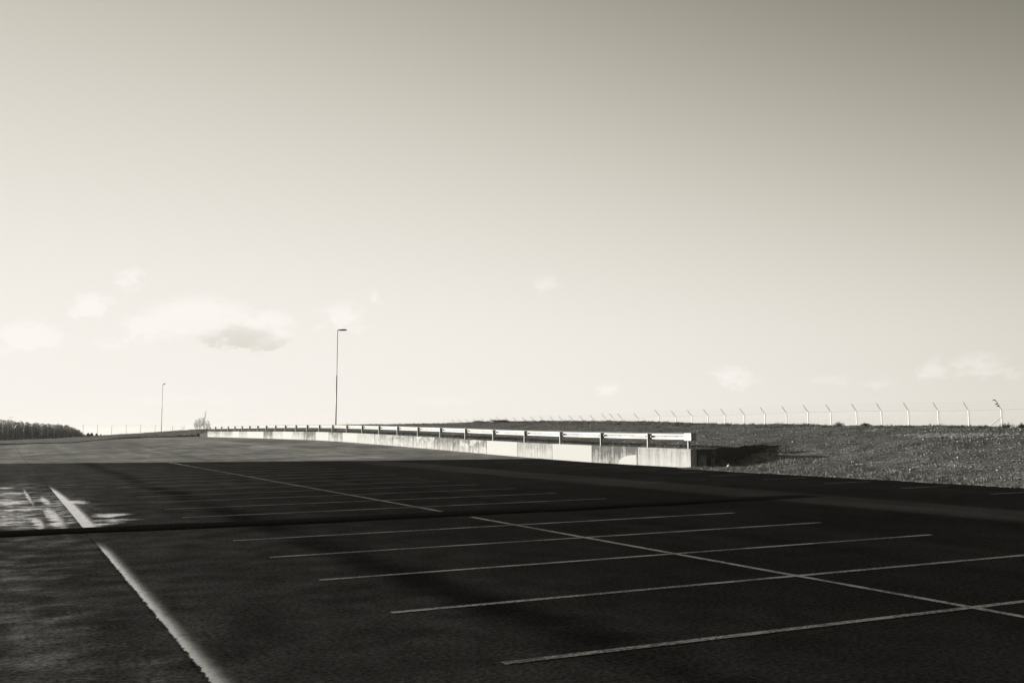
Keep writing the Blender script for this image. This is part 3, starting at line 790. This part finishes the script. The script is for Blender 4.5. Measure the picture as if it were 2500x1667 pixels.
def shrub(x, y, h, wd, seed, label, name='weed_clump', cat='weed', grp='weeds on the skyline', n=46, matl=None):
    r = random.Random(seed); e = empty(name, (x, y, gz(x, y))); mb = MB()
    for k in range(n):
        a = r.uniform(0, 6.283); q = r.uniform(.1, 1); tip = Vector((math.cos(a)*wd*q, math.sin(a)*wd*q, h*r.uniform(.45, 1)*(1.1-.5*q)))
        mid = tip*.5+Vector((r.uniform(-.03, .03), r.uniform(-.03, .03), .03))
        mb.tube([(0, 0, -.05), mid, tip], [.012, .008, .003], 3, False)
    mb.build('stems', matl or M_weed, e)
    mb = MB()
    for k in range(n*7):
        a = r.uniform(0, 6.283); q = r.random()**.6; c0 = Vector((math.cos(a)*wd*q, math.sin(a)*wd*q, r.random()*h*.75*(1.1-.6*q)))
        d1 = Vector((r.gauss(0, 1), r.gauss(0, 1), r.gauss(0, 1))).normalized()*.03; d2 = Vector((r.gauss(0, 1), r.gauss(0, 1), r.gauss(0, 1))).normalized()*.03
        mb.add([c0-d1, c0+d2, c0+d1], [(0, 1, 2)])
    mb.build('leaves', matl or M_weed, e)
    tag(e, label, cat, grp); return e
def crest_at(u_):
    a, _ = azel(u_, 1035); x = 45; return x, x/math.tan(a)
for u_, h, wd, lab in [(2048, .34, .35, 'spiky dry weed on the bank skyline between two middle fence posts'), (2460, .36, .45, 'dark weed at the foot of the braced fence post'),
                       (2494, .34, .22, 'dark weed at the right edge of the picture on the skyline'), (2112, .22, .3, 'small weed on the skyline right of the spiky one'),
                       (1168, .30, .7, 'leftmost low dark bush on the bank top above the guardrail'), (1214, .34, 1.2, 'widest low dark bush on the bank top above the guardrail'),
                       (1231, .30, .6, 'low dark bush just right of the widest one above the guardrail')]:
    x, y = crest_at(u_); shrub(x, y, h, wd, int(u_), lab, n=40 if wd < .5 else 80)
shrub(26.9, 35.2, .42, .35, 77, 'pale leaning dry weed beside the near end of the wall', matl=M_grass, grp='weeds on the skyline', n=40)['group'] = 'weeds by the wall end'
shrub(29.6, 34.6, .45, .3, 78, 'thin dry weed standing in the shaded hollow behind the wall end', matl=M_grass, n=30)['group'] = 'weeds by the wall end'

mb = MB(); rr_ = random.Random(3)
mb.add([(a*.10*rr_.uniform(.8, 1.2), b*.10*rr_.uniform(.8, 1.2), c*.11*rr_.uniform(.8, 1.2)+.07) for a, b, c in ico], icf)
o = mb.build('rock', M_pale); x_, y_ = 26.35, 34.15; o.location = (x_, y_, gz(x_, y_)-.01); tag(o, 'small white rock at the edge of the dark hollow beside the wall end', 'rock')

# ------------------------------------------------------------------ bare tree left of the wall
def bare_tree(x, y, z, H, label):
    r = random.Random(42); e = empty('bare_tree', (x, y, z)); tr = MB(); cr = MB()
    def twig(p, d, L_, rad, dep):
        pts = [p]; q = p.copy(); dd = d.copy(); rr = [rad]
        for k in range(4):
            dd = (dd+Vector((r.gauss(0, .10), r.gauss(0, .10), .05))).normalized(); q = q+dd*L_/4; pts.append(q.copy()); rr.append(rad*(1-.8*(k+1)/4))
        cr.tube(pts, [q_*.8 for q_ in rr], 3, False)
        if dep > 0:
            for k in range(4):
                b = pts[r.choice((1, 2, 3))]; a = r.uniform(0, 6.283)
                nd = (dd+Vector((math.cos(a), math.sin(a), r.uniform(-.1, .5)))*.75).normalized()
                twig(b, nd, L_*r.uniform(.4, .65), rad*.5, dep-1)
    # seven stems
    for sx, hh, ln in ((-2.1, .50, -.18), (-1.5, .72, -.10), (-.8, .78, -.05), (-.1, .85, .0), (.7, .80, .03), (1.25, 1.32, .06), (1.9, .62, .14), (2.4, .45, .25)):
        px_, py_ = sx*cy*.38, -sx*sy*.38; h = H*hh
        pts = [Vector((px_, py_, -.3))]; 
        for k in range(1, 9):
            t = k/8; pts.append(Vector((px_+sx*cy*.16*t+r.gauss(0, .04), py_-sx*sy*.16*t+r.gauss(0, .06), h*t)))
        tr.tube(pts, [.035*(1-.8*k/8) for k in range(9)], 5, False)
        for k in range(1, 8):
            for _ in range(4):
                a = r.uniform(0, 6.283); d = Vector((math.cos(a)*.8, math.sin(a)*.8, .75)).normalized()
                twig(pts[k], d, min(h, 1.7)*.46*(1.15-k/9), .009, 2)
    tr.build('trunk', M_twig, e, True); cr.build('crown', M_twig, e); tag(e, label, 'tree'); return e
a, _ = azel(492, 1046); D_ = 172
bare_tree(D_*math.sin(a), D_*math.cos(a), 1.5, 2.3, 'bare leafless tree with several stems left of the guardrail end')

# ------------------------------------------------------------------ the wood far left
def wood():
    r = random.Random(9); cr = MB(); tr = MB()
    TU = [-120, 0, 30, 60, 90, 120, 150, 165, 180, 192, 200, 206]; TV = [1019, 1025, 1027, 1031, 1034, 1036, 1037, 1040, 1045, 1050, 1056, 1062]
    k = 0
    def tree(x, y, z0, h, wd, kind):
        tr.tube([(x, y, z0), (x, y, z0+h*.85)], [.14, .04], 4, False)
        nn = 230 if kind == 0 else 90
        for _ in range(nn):
            t = r.random()**.8; a = r.uniform(0, 6.283)
            prof = (1-t)**.5 if kind == 0 else math.sin(min(1, t*1.1+.1)*3.0)*.9+.1
            q = wd*max(.06, prof)*math.sqrt(r.random()); c0 = Vector((x+math.cos(a)*q, y+math.sin(a)*q, z0+h*(.06+.94*t)))
            s_ = (.25 if kind == 0 else .13)*r.uniform(.5, 1.2)*(1.15-.55*t)
            d1 = Vector((r.gauss(0, 1), r.gauss(0, 1), r.gauss(0, .5))).normalized()*s_; d2 = Vector((r.gauss(0, 1), r.gauss(0, 1), r.gauss(0, .8))).normalized()*s_
            cr.add([c0-d1, c0+d2, c0+d1, c0-d2], [(0, 1, 2, 3)])
    for row, D_ in enumerate((430, 438, 446, 456)):
        for u_ in np.arange(-110, 207, 4.6):
            uu = u_+r.uniform(-4, 4); a, _ = azel(uu, 1060); x, y = D_*math.sin(a), D_*math.cos(a)
            v_ = np.interp(uu, TU, TV)+r.uniform(-2.5, 3.5)*(1 if uu < 170 else .7); _, ztp = at(uu, v_, D_)
            if ztp < -1.5: continue
            tree(x, y, -2.95, ztp+2.95, r.uniform(1.5, 2.6), 0 if r.random() < .8 else 1)
    tr.build('trunks', M_bark).name = 'wood_trunks'
    o = cr.build('distant_wood', M_con); return o, bpy.data.objects['wood_trunks']
wd_, tk_ = wood()
tag(wd_, 'dark dense wood far away beyond the left end of the car park', 'wood', kind='stuff'); tk_.parent = wd_; tk_.name = 'trunks'
def bush(u_, v_, wpx, D_, label, seed):
    r = random.Random(seed); a, zt = at(u_, v_, D_); x, y = D_*math.sin(a), D_*math.cos(a); e = empty('pine_bush', (x, y, -2.5)); H = zt+2.5; W = wpx/FPX*D_*.85
    mb = MB(); mb.tube([(0, 0, 0), (0, 0, H*.8)], [.12, .03], 5, False); mb.build('trunk', M_bark, e)
    mb = MB()
    for _ in range(420):
        t = r.random()**.8; an = r.uniform(0, 6.283); q = W*max(.08, (1-t)**.6)*math.sqrt(r.random())
        c0 = Vector((math.cos(an)*q, math.sin(an)*q, H*(.1+.9*t))); s_ = .22*r.uniform(.5, 1.2)
        d1 = Vector((r.gauss(0, 1), r.gauss(0, 1), r.gauss(0, .5))).normalized()*s_; d2 = Vector((r.gauss(0, 1), r.gauss(0, 1), r.gauss(0, .8))).normalized()*s_
        mb.add([c0-d1, c0+d2, c0+d1, c0-d2], [(0, 1, 2, 3)])
    mb.build('crown', M_con, e); tag(e, label, 'bush', 'bushes at the end of the wood')
for q in [(215, 1057.5, 12, 300, 'dark bush right beside the end of the wood', 1), (224, 1057, 11, 300, 'tallest pointed bush right of the wood', 2), (236, 1058.5, 12, 300, 'bush at the foot of a thin fence post right of the wood', 3),
          (246, 1061, 8, 300, 'small low bush second from the right end of the row', 4), (254, 1062.5, 6, 300, 'smallest bush farthest right of the wood', 5)]: bush(*q)

# ------------------------------------------------------------------ haze: the air itself
mb = MB(); mb.box(-3300, 4100, -700, 9300, -95, 17)
hz = mb.build('haze', None); tag(hz, kind='stuff')
mm = bpy.data.materials.new('haze_air'); mm.use_nodes = True; nt = mm.node_tree; nt.nodes.clear()
out = nt.nodes.new('ShaderNodeOutputMaterial'); pv = nt.nodes.new('ShaderNodeVolumePrincipled')
pv.inputs['Color'].default_value = (1, .98, .93, 1); pv.inputs['Density'].default_value = 7.5e-5; pv.inputs['Anisotropy'].default_value = .3
nt.links.new(pv.outputs[0], out.inputs['Volume']); hz.data.materials.append(mm)
